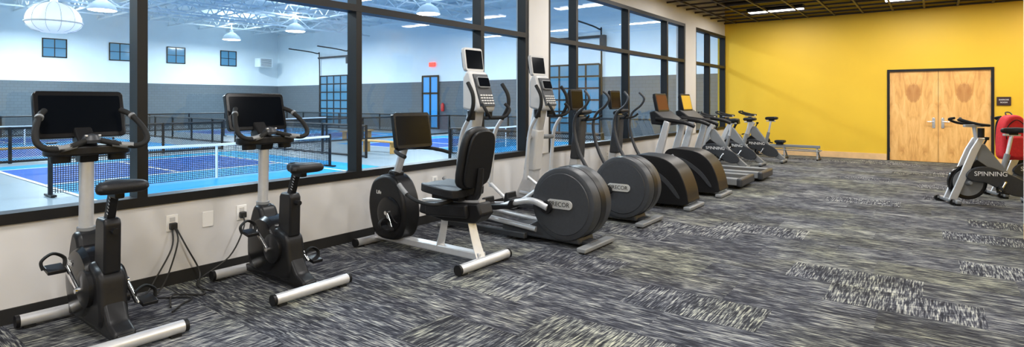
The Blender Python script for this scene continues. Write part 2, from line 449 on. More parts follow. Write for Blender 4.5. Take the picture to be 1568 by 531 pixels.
# ------------------------------------------------------------ equipment
def saddle(e, x, z, w=0.13, l=0.14, name='seat'):
    """domed saddle: rings stacked and inset for a rounded profile"""
    half = [(-l, 0.0), (-l*0.93, 0.026), (-l*0.55, 0.036), (-l*0.1, 0.055), (l*0.3, w*0.82), (l*0.7, w), (l*0.95, w*0.78), (l*1.0, w*0.3)]
    poly = half+[(l, -w*0.3)]+[(a, -b) for a, b in reversed(half[1:-1])]
    P = [(p.x, p.y) for p in cr([(a, b, 0) for a, b in poly], 5, True)]
    L = len(P); vs = []; fs = []
    rings = [(0.80, -0.036), (0.93, -0.028), (1.0, -0.010), (0.99, 0.008), (0.93, 0.022), (0.80, 0.031), (0.5, 0.036)]
    for sc_, h in rings:
        for a, b in P: vs.append((a*sc_, b*sc_, h))
    for i in range(len(rings)-1):
        for j in range(L): fs.append((i*L+j, i*L+(j+1) % L, (i+1)*L+(j+1) % L, (i+1)*L+j))
    fs.append(tuple(range(L))); fs.append(tuple((len(rings)-1)*L+j for j in range(L)))
    mk(name, vs, fs, M_vinyl, e, loc=(x, 0, z), rot=(0, R(-2), 0))
    box(e, name+'_clamp', (x, 0, z-0.05), (0.12, 0.05, 0.04), M_black, bev=0.01)

def pedal(e, tag, cx, cz, px, pz, y, hub):
    s = 1 if y > 0 else -1
    rod(e, 'crank_arm_'+tag, (cx, s*hub, cz), (px, s*(hub+0.03), pz), 0.014, M_chrome)
    rod(e, 'pedal_axle_'+tag, (px, s*(hub+0.03), pz), (px, y, pz), 0.008, M_chrome)
    box(e, 'pedal_'+tag, (px, y, pz), (0.11, 0.09, 0.025), M_black, (0, R(10), 0), 0.006)
    sweep(e, 'pedal_strap_'+tag, [(px-0.02, y-0.05, pz), (px-0.035, y-0.055, pz+0.05), (px-0.04, y, pz+0.085), (px-0.035, y+0.055, pz+0.05), (px-0.02, y+0.05, pz)], 0.009, M_rubber, 8, 5, flat=2.2)

def stabilizer(e, name, x, z, hw, r=0.038, m=M_silver):
    rod(e, name, (x, -hw+0.02, z), (x, hw-0.02, z), r, m)
    for s in (-1, 1):
        rod(e, name+'_cap_%d' % s, (x, s*(hw-0.022), z), (x, s*hw, z), r+0.002, M_black)
        box(e, name+'_foot_%d' % s, (x, s*(hw-0.07), 0.008), (0.05, 0.06, 0.016), M_rubber)

def console(e, c, w, h, tilt, m_scr=M_screen, t=0.045, body=M_blackg, name='console'):
    k = bpy.data.objects.new(name, None); k.location = c; k.rotation_euler = (0, -tilt, 0); link(k, e)
    r = 0.03
    def rr(w, h, r):
        out = []
        for cx, cy, a0 in ((w/2-r, h/2-r, 0), (-w/2+r, h/2-r, 90), (-w/2+r, -h/2+r, 180), (w/2-r, -h/2+r, 270)):
            for i in range(6):
                q = R(a0+i*18); out.append((cx+r*math.cos(q), cy+r*math.sin(q)))
        return out
    for nm, ww, hh, x0, x1, mm, rad in (('bezel', w, h, -t/2, t/2, body, r), ('rear_shell', w*0.8, h*0.8, -t/2-0.03, -t/2+0.002, M_black, r), ('screen', w*0.90, h*0.80, t/2, t/2+0.002, m_scr, 0.012)):
        p = rr(ww, hh, rad); L = len(p)
        vs = [(x0, a, b) for a, b in p]+[(x1, a, b) for a, b in p]
        fs = [tuple(range(L)), tuple(range(2*L-1, L-1, -1))]+[(i, (i+1) % L, L+(i+1) % L, L+i) for i in range(L)]
        mk(nm, vs, fs, mm, k, 0.006 if nm == 'bezel' else 0)
    return k

def upright_bike(x, y):
    e = empty('upright_exercise_bike', (x, y, 0))
    stabilizer(e, 'front_stabilizer', -0.44, 0.05, 0.31)
    stabilizer(e, 'rear_stabilizer', 0.46, 0.05, 0.32)
    bx(e, 'base_beam', -0.42, 0.44, -0.045, 0.045, 0.035, 0.095, M_black, 0.01)
    prism(e, 'body_shroud', [(-.30, .09), (-.35, .22), (-.33, .40), (-.27, .56), (-.22, .60), (-.15, .58), (-.10, .49), (-.02, .44), (.08, .46), (.13, .44), (.22, .40), (.25, .28), (.27, .14), (.20, .08), (-.10, .07)], -0.075, 0.075, M_black, 0.03, 4)
    prism(e, 'tail_shroud', [(.10, .06), (.14, .26), (.24, .26), (.33, .14), (.43, .10), (.43, .06)], -0.06, 0.06, M_black, 0.02)
    lathe(e, 'flywheel_cover', [(0.0, -0.10), (0.12, -0.10), (0.20, -0.09), (0.225, -0.06), (0.225, 0.06), (0.20, 0.09), (0.12, 0.10), (0.0, 0.10)], (-0.10, 0, 0.30), 'y', M_blackg)
    lathe(e, 'crank_cover', [(0.0, -0.115), (0.07, -0.115), (0.11, -0.10), (0.11, 0.10), (0.07, 0.115), (0.0, 0.115)], (0.06, 0, 0.30), 'y', M_black)
    prism(e, 'seat_tower', [(.06, .40), (.08, .70), (.10, .73), (.22, .73), (.24, .70), (.23, .40)], -0.045, 0.045, M_black, 0.015)
    box(e, 'seat_post', (0.21, 0, 0.80), (0.055, 0.045, 0.20), M_black, (0, R(22), 0), 0.006)
    rod(e, 'seat_pin', (0.20, 0, 0.66), (0.29, 0, 0.66), 0.018, M_black)
    for i in range(6):
        box(e, 'post_mark_%d' % i, (0.215+0.008*i, -0.0235, 0.76+0.02*i), (0.02, 0.002, 0.004), M_silver, (0, R(22), 0))
    saddle(e, 0.29, 0.93, 0.135, 0.145)
    rod(e, 'front_post', (-0.235, 0, 0.54), (-0.215, 0, 1.08), 0.04, M_silver)
    rod(e, 'post_collar', (-0.235, 0, 0.54), (-0.232, 0, 0.62), 0.05, M_mdgray)
    prism(e, 'console_neck', [(-.26, 1.04), (-.17, 1.04), (-.14, 1.13), (-.20, 1.17), (-.36, 1.32), (-.40, 1.30), (-.30, 1.14)], -0.05, 0.05, M_black, 0.01)
    plate(e, 'bottle_tray', [(-.10, -.19), (-.08, -.10), (-.10, 0), (-.08, .10), (-.10, .19), (-.18, .23), (-.27, .19), (-.28, 0), (-.27, -.19), (-.18, -.23)], 1.09, 1.15, M_black, 0.012, 4)
    for s in (-1, 1):
        lathe(e, 'cup_holder_%d' % s, [(0.042, 0), (0.05, 0.0), (0.055, 0.09), (0.045, 0.09)], (-0.17, s*0.15, 1.05), 'z', M_black, 24)
        box(e, 'heart_rate_button_%d' % s, (-.105, s*.035, 1.212), (.02, .014, .012), M_silver, bev=.003)
        lathe(e, 'speaker_%d' % s, [(0, -.004), (.028, -.004), (.03, .004), (0, .004)], (-.30, s*.16, 1.165), 'z', M_dkgray, 20)
        rod(e, 'grip_collar_%d' % s, (-.20, s*.245, 1.335), (-.185, s*.25, 1.325), 0.023, M_mdgray)
    console(e, (-0.34, 0, 1.34), 0.49, 0.31, R(14))
    H = [(-.27, -.205, 1.37), (-.20, -.245, 1.335), (-.11, -.285, 1.25), (-.05, -.285, 1.175), (-.03, -.22, 1.14), (-.06, -.12, 1.155), (-.12, 0, 1.185),
         (-.06, .12, 1.155), (-.03, .22, 1.14), (-.05, .285, 1.175), (-.11, .285, 1.25), (-.20, .245, 1.335), (-.27, .205, 1.37)]
    sweep(e, 'handlebar', H, 0.018, M_rubber, 12, 6)
    for s in (-1, 1):
        sweep(e, 'pulse_grip_%d' % s, [(-.035, s*.20, 1.142), (-.05, s*.15, 1.148), (-.075, s*.1, 1.158)], 0.0205, M_mdgray, 12, 4)
    lathe(e, 'handlebar_hub', [(0.0, -0.02), (0.05, -0.02), (0.055, 0.0), (0.04, 0.03), (0.0, 0.04)], (-.13, 0, 1.185), 'z', M_dkgray, 24)
    rod(e, 'crank_axle', (0.06, -0.14, 0.30), (0.06, 0.14, 0.30), 0.018, M_chrome)
    pedal(e, 'left', 0.06, 0.30, -0.04, 0.43, -0.21, 0.125)
    pedal(e, 'right', 0.06, 0.30, 0.16, 0.17, 0.21, 0.125)
    text(e, 'shroud_logo', 'Life', 0.05, (-0.16, -0.105, 0.42), (R(90), 0, 0), M_txtw)
upright_bike(-4.15, 1.25)
upright_bike(-4.12, 2.43)

def recumbent(x, y):
    e = empty('recumbent_exercise_bike', (x, y, 0))
    stabilizer(e, 'front_stabilizer', -0.72, 0.045, 0.27)
    stabilizer(e, 'rear_stabilizer', 0.70, 0.05, 0.34, 0.042)
    bx(e, 'main_beam', -0.70, 0.68, -0.045, 0.045, 0.055, 0.12, M_silver, 0.01)
    prism(e, 'front_shroud', [(-.58, .10), (-.68, .22), (-.72, .42), (-.68, .60), (-.58, .69), (-.42, .72), (-.30, .66), (-.22, .52), (-.19, .36), (-.22, .20), (-.32, .10)], -0.11, 0.11, M_black, 0.035, 4)
    lathe(e, 'shroud_disc', [(0.0, -0.13), (0.13, -0.13), (0.17, -0.115), (0.17, 0.115), (0.13, 0.13), (0.0, 0.13)], (-0.40, 0, 0.34), 'y', M_blackg)
    rod(e, 'crank_axle', (-.40, -.16, .36), (-.40, .16, .36), 0.018, M_chrome)
    pedal(e, 'left', -.40, .36, -.30, .24, -0.23, 0.14)
    pedal(e, 'right', -.40, .36, -.50, .48, 0.23, 0.14)
    rod(e, 'console_post', (-.46, 0, .62), (-.28, 0, 1.04), 0.038, M_silver)
    prism(e, 'post_boot', [(-.54, .60), (-.38, .60), (-.37, .74), (-.46, .76)], -0.06, 0.06, M_black, 0.015)
    console(e, (-.20, 0, 1.15), 0.46, 0.34, R(9))
    prism(e, 'console_neck', [(-.33, 1.0), (-.24, 0.98), (-.19, 1.08), (-.25, 1.14)], -0.05, 0.05, M_black, 0.01)
    sweep(e, 'front_handlebar', [(.02, -.29, .93), (-.08, -.27, .95), (-.20, -.20, .97), (-.27, 0, .98), (-.20, .20, .97), (-.08, .27, .95), (.02, .29, .93)], 0.018, M_rubber, 12)
    prism(e, 'seat_rail', [(-.02, .40), (.0, .50), (.70, .56), (.74, .46), (.66, .38), (.30, .36)], -0.09, 0.09, M_black, 0.02)
    prism(e, 'rail_track', [(-.02, .50), (.68, .555), (.68, .575), (-.02, .52)], -0.04, 0.04, M_silver)
    sweep(e, 'seat_leg_front', [(.16, 0, .08), (.20, 0, .20), (.24, 0, .40)], [0.05, 0.04], M_silver, 4, 3)
    sweep(e, 'seat_leg_rear', [(.66, 0, .07), (.60, 0, .22), (.54, 0, .42)], [0.055, 0.045], M_silver, 4, 3)
    plate(e, 'seat_pad', [(-.22, -.17), (-.20, -.10), (-.22, 0), (-.20, .10), (-.22, .17), (-.1, .21), (.2, .21), (.22, 0), (.2, -.21), (-.1, -.21)], -0.035, 0.035, M_vinyl, 0.025, 4, (.32, 0, .645), (0, R(4), 0))
    box(e, 'seat_carriage', (.34, 0, .585), (.34, .22, .06), M_black, bev=.01)
    pl = [(-.25, -.15), (-.24, .15), (0, .19), (.18, .175), (.26, .12), (.285, 0), (.26, -.12), (.18, -.175), (0, -.19)]
    plate(e, 'back_rest', pl, -0.04, 0.04, M_vinyl, 0.03, 4, (.585, 0, .93), (0, R(-78), 0))
    plate(e, 'back_shell', [(a*0.92, b*0.9) for a, b in pl], -0.03, 0.0, M_black, 0.01, 4, (.635, 0, .925), (0, R(-78), 0))
    sweep(e, 'back_bracket', [(.52, 0, .56), (.62, 0, .62), (.66, 0, .85)], [0.04, 0.03], M_black, 8)
    for s in (-1, 1):
        sweep(e, 'side_handle_%d' % s, [(.42, s*.10, .56), (.38, s*.26, .54), (.20, s*.29, .55), (.04, s*.29, .60), (-.06, s*.29, .68)], 0.016, M_rubber, 10)
        sweep(e, 'side_grip_%d' % s, [(.04, s*.29, .60), (-.02, s*.29, .645), (-.06, s*.29, .68)], 0.022, M_mdgray, 10, 3)
        box(e, 'side_cover_%d' % s, (.36, s*.115, .47), (.50, .05, .12), M_black, (0, R(-4), 0), .02)
    text(e, 'shroud_logo', 'Life', 0.05, (-0.55, -0.112, 0.54), (R(90), 0, 0), M_txtw)
    lathe(e, 'bottle_holder', [(0.03, 0), (0.042, 0.0), (0.045, 0.12), (0.038, 0.12)], (.10, .25, .50), 'z', M_black, 20)
recumbent(-3.80, 3.73)

def elliptical(x, y):
    e = empty('elliptical_trainer', (x, y, 0))
    prism(e, 'base_shroud', [(-.15, .04), (-.15, .13), (.20, .16), (.42, .28), (.72, .28), (.80, .04)], -0.15, 0.15, M_dkgray, 0.02)
    lathe(e, 'rear_drum', [(0.0, -0.19), (0.30, -0.19), (0.305, -0.183), (0.325, -0.183), (0.352, -0.175), (0.36, -0.15), (0.36, 0.15), (0.352, 0.175), (0.325, 0.183), (0.305, 0.183), (0.30, 0.19), (0.0, 0.19)], (.62, 0, .42), 'y', M_dkgray, 72)
    lathe(e, 'drum_rim_band', [(0.355, -0.05), (0.364, -0.048), (0.364, 0.048), (0.355, 0.05)], (.62, 0, .42), 'y', M_black, 72)
    for s in (-1, 1):
        cap = []
        for i in range(24):
            q = 2*math.pi*i/24
            cap.append((.60+(0.10 if math.cos(q) > 0 else -0.10)+0.045*math.cos(q), .42+0.045*math.sin(q)))
        prism(e, 'badge_%d' % s, cap, s*0.19, s*0.202, M_badge, 0.002)
    text(e, 'badge_lettering', 'PRECOR', 0.062, (.60, -0.2035, .42), (R(90), 0, 0), M_txtd)
    box(e, 'rear_foot', (.90, 0, .035), (.10, .60, .045), M_mdgray, bev=.012)
    box(e, 'foot_link', (.80, 0, .05), (.16, .16, .04), M_dkgray, bev=.01)
    box(e, 'rear_foot_pad', (.90, 0, .008), (.06, .56, .016), M_rubber)
    for s in (-1, 1):
        rod(e, 'ramp_rail_%d' % s, (-.85, s*.16, .22), (.30, s*.16, .13), 0.028, M_silver)
        bx(e, 'base_rail_%d' % s, -.90, .20, s*.20-.03, s*.20+.03, .03, .09, M_dkgray, .01)
        d = 0.07*s
        sweep(e, 'foot_arm_%d' % s, [(.48, s*.225, .45+d), (.30, s*.235, .50+d), (.08, s*.235, .43+d*.6), (-.20, s*.22, .30), (-.52, s*.19, .25)], [0.036, 0.03, 0.024], M_silver, 12)
        lathe(e, 'arm_hub_%d' % s, [(0.0, -.02), (.06, -.02), (.065, 0), (.06, .02), (0, .02)], (.46, s*.215, .45+d), 'y', M_black, 24)
        prism(e, 'foot_pedal_%d' % s, [(-.34, .30), (-.32, .40), (-.28, .41), (-.27, .335), (.02, .37), (.06, .43), (.09, .42), (.07, .33), (-.30, .27)], s*.20-.085, s*.20+.085, M_black, .012)
        rod(e, 'link_bar_%d' % s, (-.40, s*.26, .30), (-.68, s*.28, .48), 0.02, M_silver)
        sweep(e, 'moving_arm_%d' % s, [(-.66, s*.285, .42), (-.64, s*.29, .75), (-.60, s*.29, 1.05), (-.50, s*.30, 1.22)], [0.026, 0.022], M_silver, 12)
        sweep(e, 'moving_grip_%d' % s, [(-.50, s*.30, 1.22), (-.42, s*.31, 1.36), (-.42, s*.31, 1.50), (-.50, s*.30, 1.63)], 0.022, M_rubber, 12)
        rod(e, 'pivot_%d' % s, (-.74, s*.08, .95), (-.62, s*.29, .95), 0.03, M_mdgray)
    prism(e, 'front_tower', [(-.98, .05), (-.70, .05), (-.70, .35), (-.66, .9), (-.56, 1.40), (-.62, 1.46), (-.70, 1.38), (-.80, .9), (-.88, .4), (-.98, .2)], -0.085, 0.085, M_silver, 0.03, 0)
    prism(e, 'tower_cover', [(-.86, .50), (-.675, .50), (-.62, 1.05), (-.74, 1.08)], -0.095, 0.095, M_ltgray, 0.03)
    bx(e, 'front_foot', -.96, -.86, -.30, .30, .012, .06, M_mdgray, .01)
    prism(e, 'console_head', [(-.72, 1.34), (-.50, 1.30), (-.47, 1.36), (-.60, 1.76), (-.66, 1.78), (-.72, 1.70)], -0.15, 0.15, M_ltgray, 0.03)
    prism(e, 'console_face', [(-.468, 1.37), (-.455, 1.375), (-.575, 1.735), (-.59, 1.73)], -0.125, 0.125, M_dkgray, 0.003)
    c = console(e, (-.535, 0, 1.64), 0.21, 0.13, R(18), M_screen, 0.03, M_mdgray, 'display')
    k = 0
    for i in range(5):
        for j in range(4):
            box(e, 'key_%d' % k, (-.461-.0095*j, -.09+.045*i, 1.405+.03*j), (.012, .030, .016), M_ltgray, (0, R(-18), 0)); k += 1
    rod(e, 'tv_arm', (-.66, 0, 1.70), (-.70, 0, 1.88), 0.02, M_mdgray)
    console(e, (-.69, 0, 1.90), 0.31, 0.27, R(8), M_screen, 0.05, M_ltgray, 'tv_screen')
    sweep(e, 'fixed_handlebar', [(-.38, -.20, 1.40), (-.32, -.21, 1.33), (-.34, -.12, 1.25), (-.50, 0, 1.24), (-.34, .12, 1.25), (-.32, .21, 1.33), (-.38, .20, 1.40)], 0.018, M_rubber, 12)
    for s in (-1, 1):
        lathe(e, 'bottle_holder_%d' % s, [(0.03, 0), (0.042, 0), (0.046, .10), (0.038, .10)], (-.58, s*.15, 1.22), 'z', M_black, 20)
elliptical(-3.53, 4.87)
elliptical(-3.55, 6.20)

def motion_trainer(x, y):
    e = empty('adaptive_motion_trainer', (x, y, 0))
    prism(e, 'rear_housing', [(.12, .07), (.14, .34), (.10, .56), (.18, .68), (.40, .69), (.62, .66), (.80, .54), (.90, .36), (.95, .16), (.92, .07), (.50, .05)], -0.22, 0.22, M_black, 0.05, 4, 4)
    for s in (-1, 1):
        prism(e, 'side_swoosh_%d' % s, [(.22, .58), (.45, .53), (.70, .36), (.84, .17), (.80, .16), (.64, .33), (.42, .48), (.22, .54)], s*.222, s*.226, M_dkgray, 0.002, 4)
        sweep(e, 'stride_arm_%d' % s, [(.28, s*.27, .58), (.05, s*.27, .50+s*.05), (-.25, s*.22, .26+s*.06)], [0.035, 0.028], M_silver, 12)
        prism(e, 'foot_plate_%d' % s, [(-.42, .22+s*.05), (-.40, .30+s*.05), (-.36, .25+s*.05), (-.04, .29+s*.05), (.0, .34+s*.05), (.01, .25+s*.05)], s*.17-.08, s*.17+.08, M_black, .01)
        sweep(e, 'moving_arm_%d' % s, [(-.40, s*.28, .30), (-.62, s*.29, .65), (-.72, s*.29, 1.0), (-.68, s*.30, 1.22), (-.52, s*.31, 1.36), (-.46, s*.31, 1.48), (-.54, s*.29, 1.58)], [0.03, 0.024, 0.02, 0.02], M_dkgray, 12)
        rod(e, 'lower_rail_%d' % s, (-.92, s*.2, .05), (.30, s*.2, .05), .03, M_dkgray)
    text(e, 'side_lettering', 'PRECOR', 0.07, (.45, -.232, .25), (R(90), 0, 0), M_txtw)
    prism(e, 'front_column', [(-1.02, .04), (-.80, .04), (-.80, .5), (-.74, 1.25), (-.84, 1.28), (-.93, .6)], -.07, .07, M_silver, .03)
    prism(e, 'column_cover', [(-.92, .55), (-.76, .55), (-.72, 1.2), (-.84, 1.22)], -.10, .10, M_dkgray, .03)
    box(e, 'front_foot', (-.92, 0, .03), (.12, .62, .05), M_mdgray, bev=.01)
    box(e, 'rear_foot', (.96, 0, .03), (.10, .56, .05), M_mdgray, bev=.015)
    console(e, (-.86, 0, 1.45), 0.36, 0.32, R(5), M_screen, .05, M_black)
    box(e, 'console_tray', (-.74, 0, 1.25), (.16, .32, .06), M_black, (0, R(-20), 0), .02)
    sweep(e, 'fixed_handlebar', [(-.52, -.2, 1.22), (-.60, -.16, 1.16), (-.74, 0, 1.14), (-.60, .16, 1.16), (-.52, .2, 1.22)], 0.017, M_rubber, 10)
motion_trainer(-3.52, 7.46)
motion_trainer(-3.50, 8.72)

def treadmill(x, y, scr):
    e = empty('treadmill', (x, y, 0))
    bx(e, 'belt', -.70, .93, -.26, .26, .13, .165, M_rubber)
    for s in (-1, 1):
        bx(e, 'side_rail_%d' % s, -.75, .95, s*.33-.07, s*.33+.07, .06, .175, M_mdgray, .015)
        prism(e, 'upright_%d' % s, [(-.60, .10), (-.44, .10), (-.20, 1.06), (-.30, 1.10)], s*.40-.035, s*.40+.035, M_silver, .012)
        sweep(e, 'handrail_%d' % s, [(-.46, s*.40, 1.12), (-.25, s*.40, 1.10), (.05, s*.40, 1.06), (.22, s*.40, 1.0)], [0.038, 0.032], M_black, 10)
        box(e, 'foot_%d' % s, (.8, s*.30, .03), (.08, .06, .06), M_rubber)
        box(e, 'foot_front_%d' % s, (-.8, s*.30, .03), (.08, .06, .06), M_rubber)
    bx(e, 'rear_cap', .90, .99, -.41, .41, .04, .18, M_dkgray, .03)
    bx(e, 'belt_bed', -.70, .92, -.27, .27, .07, .13, M_dkgray)
    prism(e, 'motor_hood', [(-1.0, .05), (-1.0, .22), (-.86, .33), (-.64, .33), (-.54, .18), (-.54, .05)], -.40, .40, M_dkgray, .03)
    prism(e, 'console_base', [(-.56, 1.02), (-.26, 1.00), (-.22, 1.06), (-.50, 1.26), (-.60, 1.24)], -.38, .38, M_black, .02)
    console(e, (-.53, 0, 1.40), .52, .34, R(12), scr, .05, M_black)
    rod(e, 'cross_grip', (-.14, -.24, 1.08), (-.14, .24, 1.08), .02, M_rubber)
    for s in (-1, 1): rod(e, 'cross_grip_stem_%d' % s, (-.14, s*.24, 1.08), (-.34, s*.24, 1.08), .02, M_rubber)
treadmill(-3.46, 9.85, M_scrrefl)
treadmill(-3.40, 10.95, M_scrglare)

def spin_bike(x, y, rz=0.0, label=False):
    e = empty('spin_bike', (x, y, 0), rz)
    MF = M_silver
    for nm, xx, hw in (('front_stabilizer', -.52, .25), ('rear_stabilizer', .52, .25)):
        box(e, nm, (xx, 0, .05), (.07, hw*2, .05), M_mdgray, bev=.015)
        for s in (-1, 1):
            box(e, nm+'_foot_%d' % s, (xx, s*(hw-.04), .014), (.05, .05, .028), M_rubber)
    for s in (-1, 1):
        lathe(e, 'transport_wheel_%d' % s, [(0, -.014), (.04, -.014), (.04, .014), (0, .014)], (-.575, s*.19, .045), 'y', M_black, 20)
        box(e, 'wheel_bracket_%d' % s, (-.55, s*.19, .06), (.06, .045, .03), M_mdgray)
        prism(e, 'fork_leg_%d' % s, [(-.56, .06), (-.46, .06), (-.20, .74), (-.12, .92), (-.20, .92), (-.29, .76)], s*.065-.014, s*.065+.014, MF, .006)
    c = (-.30, 0, .30)
    lathe(e, 'flywheel', [(.17, -.012), (.19, -.022), (.235, -.022), (.24, -.018), (.24, .018), (.235, .022), (.19, .022), (.17, .012)], c, 'y', M_blackg, 56)
    lathe(e, 'flywheel_face', [(0, -.010), (.175, -.010), (.175, .010), (0, .010)], c, 'y', M_black, 40)
    lathe(e, 'flywheel_ring', [(.180, -.0245), (.188, -.0245), (.188, .0245), (.180, .0245)], c, 'y', M_mdgray, 56)
    lathe(e, 'flywheel_hub', [(0, -.09), (.022, -.09), (.045, -.03), (.045, .03), (.022, .09), (0, .09)], c, 'y', M_mdgray, 24)
    for i in range(5):
        q = R(72*i+20)
        rod(e, 'spoke_%d' % i, (c[0]+.04*math.cos(q), -.013, c[2]+.04*math.sin(q)), (c[0]+.175*math.cos(q), -.013, c[2]+.175*math.sin(q)), .010, M_mdgray)
    prism(e, 'down_frame', [(-.22, .82), (-.10, .84), (.22, .40), (.56, .10), (.50, .06), (.42, .07), (.08, .30), (-.20, .62)], -.035, .035, M_mdgray, .015)
    prism(e, 'chain_guard', [(-.36, .40), (-.28, .50), (-.10, .53), (.10, .46), (.34, .34), (.42, .22), (.36, .14), (.20, .14), (.04, .22), (-.10, .30), (-.28, .33)], -.105, -.065, M_dkgray, .012, 4)
    prism(e, 'brake_cover', [(-.30, .52), (-.20, .62), (-.06, .52), (-.16, .46)], -.045, .045, M_black, .01)
    text(e, 'guard_lettering', 'SPINNING', .088, (-.07, -.108, .43), (R(90), 0, 0), M_txtw, .002)
    rod(e, 'head_post', (-.17, 0, .80), (-.21, 0, 1.08), .028, MF)
    rod(e, 'resistance_knob_stem', (-.12, 0, .78), (-.06, 0, .90), .012, M_black)
    lathe(e, 'resistance_knob', [(0, 0), (.025, 0), (.03, .04), (0, .045)], (-.06, 0, .89), 'z', M_black, 16)
    sweep(e, 'handlebar', [(-.42, -.07, 1.19), (-.44, -.16, 1.17), (-.30, -.23, 1.12), (-.14, -.2, 1.10), (-.14, 0, 1.10), (-.14, .2, 1.10), (-.30, .23, 1.12), (-.44, .16, 1.17), (-.42, .07, 1.19)], .018, M_rubber, 10)
    box(e, 'handlebar_slide', (-.22, 0, 1.085), (.24, .05, .035), MF, bev=.006)
    sweep(e, 'center_grip', [(-.14, -.06, 1.10), (-.34, -.06, 1.15), (-.40, 0, 1.17), (-.34, .06, 1.15), (-.14, .06, 1.10)], .016, M_rubber, 10)
    lathe(e, 'bottle_cage', [(.03, 0), (.038, 0), (.038, .13), (.032, .13)], (-.20, -.13, .93), 'z', M_black, 16)
    rod(e, 'seat_tube', (.10, 0, .34), (.19, 0, .70), .035, M_mdgray)
    rod(e, 'seat_post', (.18, 0, .66), (.24, 0, .96), .022, MF)
    box(e, 'seat_slide', (.24, 0, .965), (.20, .045, .03), MF, bev=.006)
    saddle(e, .25, 1.03, .10, .14)
    rod(e, 'crank_axle', (.10, -.12, .32), (.10, .12, .32), .018, M_chrome)
    pedal(e, 'left', .10, .32, .02, .19, -.20, .115)
    pedal(e, 'right', .10, .32, .18, .45, .20, .07)
    return e
spin_bike(-3.65, 12.25)
spin_bike(-3.55, 13.25)
spin_bike(-3.30, 14.2)
spin_bike(.64, 10.22, R(25.5), True)
spin_bike(1.22, 11.35, R(25.5), True)

# backpack hanging from the rear spin bike's handlebar
e = empty('red_backpack', (.90, 10.94, .90), R(30))
mk_p = [(-.15, -.30), (-.17, -.1), (-.155, .15), (-.10, .29), (0, .33), (.10, .29), (.155, .15), (.17, -.1), (.15, -.30), (0, -.32)]
prism(e, 'bag_body', mk_p, -.10, .08, M_red, .05, 4, 4)
prism(e, 'front_pocket', [(-.12, -.27), (-.13, -.05), (-.08, .02), (.08, .02), (.13, -.05), (.12, -.27)], -.15, -.09, M_red, .03, 3)
sweep(e, 'zipper', [(-.13, -.105, -.02), (-.12, -.108, .15), (0, -.108, .26), (.12, -.108, .15), (.13, -.105, -.02)], .006, M_black, 6)
for s in (-1, 1):
    sweep(e, 'strap_%d' % s, [(s*.06, .07, .28), (s*.09, .13, .20), (s*.10, .13, -.05), (s*.11, .08, -.25)], .014, M_black, 8, flat=2.0)
sweep(e, 'top_loop', [(-.04, .02, .30), (-.02, .08, .36), (.04, .08, .36), (.05, .02, .30)], .009, M_black, 8)

def rower(x, y):
    e = empty('rowing_machine', (x, y, 0))
    bx(e, 'slide_rail', -.70, 1.25, -.035, .035, .28, .35, M_mdgray, .008)
    for i, xx in enumerate((1.18, .45)):
        for s in (-1, 1): rod(e, 'leg_%d%d' % (i, s), (xx, 0, .29), (xx+.04, s*.2, .02), .018, M_mdgray)
        rod(e, 'leg_foot_%d' % i, (xx+.04, -.24, .02), (xx+.04, .24, .02), .02, M_black)
    lathe(e, 'flywheel_housing', [(0, -.09), (.22, -.09), (.26, -.05), (.26, .05), (.22, .09), (0, .09)], (-.80, 0, .36), 'y', M_dkgray)
    rod(e, 'front_foot', (-.80, -.25, .03), (-.80, .25, .03), .03, M_dkgray)
    bx(e, 'front_leg', -.83, -.77, -.04, .04, .03, .2, M_dkgray)
    saddle(e, .35, .42, .14, .13)
    box(e, 'seat_carriage', (.35, 0, .365), (.16, .10, .05), M_black)
    for s in (-1, 1):
        box(e, 'foot_rest_%d' % s, (-.38, s*.12, .34), (.05, .11, .30), M_black, (0, R(40), 0), .01)
    rod(e, 'foot_axle', (-.38, -.18, .32), (-.38, .18, .32), .014, M_chrome)
    rod(e, 'handle', (-.50, -.22, .58), (-.50, .22, .58), .014, M_rubber)
    rod(e, 'handle_chain', (-.50, 0, .58), (-.72, 0, .52), .005, M_chrome)
    sweep(e, 'monitor_arm', [(-.80, 0, .60), (-.72, 0, .78), (-.66, 0, .88)], .016, M_black, 8)
    console(e, (-.66, 0, .90), .18, .14, R(10))
    sweep(e, 'side_frame', [(1.25, -.2, .22), (.2, -.26, .24), (-.6, -.2, .26)], .014, M_mdgray, 8)
    sweep(e, 'side_frame_2', [(1.25, .2, .22), (.2, .26, .24), (-.6, .2, .26)], .014, M_mdgray, 8)
    rod(e, 'rear_crossbar', (1.25, -.2, .22), (1.25, .2, .22), .014, M_mdgray)
rower(-3.45, 15.35)

# ------------------------------------------------------------ court hall beyond the glass
HX = -50.0; HY = 29.4; HC = 8.4; HN = -12.0
bx(None, 'floor_hall', HX, WX-0.2, HN, HY, HF-0.2, HF, M_hfloor)
hw = empty('wall_hall_far')
bx(hw, 'block_lower', HX-.3, HX, HN, HY, HF, 2.85, M_hgray)
bx(hw, 'upper', HX-.3, HX, HN, HY, 2.85, HC, M_hwhite)
hs = empty('wall_hall_side')
bx(hs, 'block_lower', HX, WX, HY, HY+.3, HF, 2.85, M_hgray)
bx(hs, 'upper', HX, WX, HY, HY+.3, 2.85, HC, M_hwhite)
bx(None, 'wall_hall_near', HX, WX-.2, HN-.3, HN, HF, HC, M_hwhite)
wg = empty('wall_hall_gym_side')
bx(wg, 'north', WX-.2, WX, BY+.2, HY, HF, HC, M_hwhite)
bx(wg, 'south', WX-.2, WX, HN, FY-.2, HF, HC, M_hwhite)
bx(wg, 'over', WX-.2, WX, FY-.2, BY+.2, 4.5, HC, M_hwhite)
bx(None, 'ceiling_hall', HX-.3, WX, HN-.3, HY+.3, HC, HC+.2, M_deck)
segs = []; web = []
y = -9.0
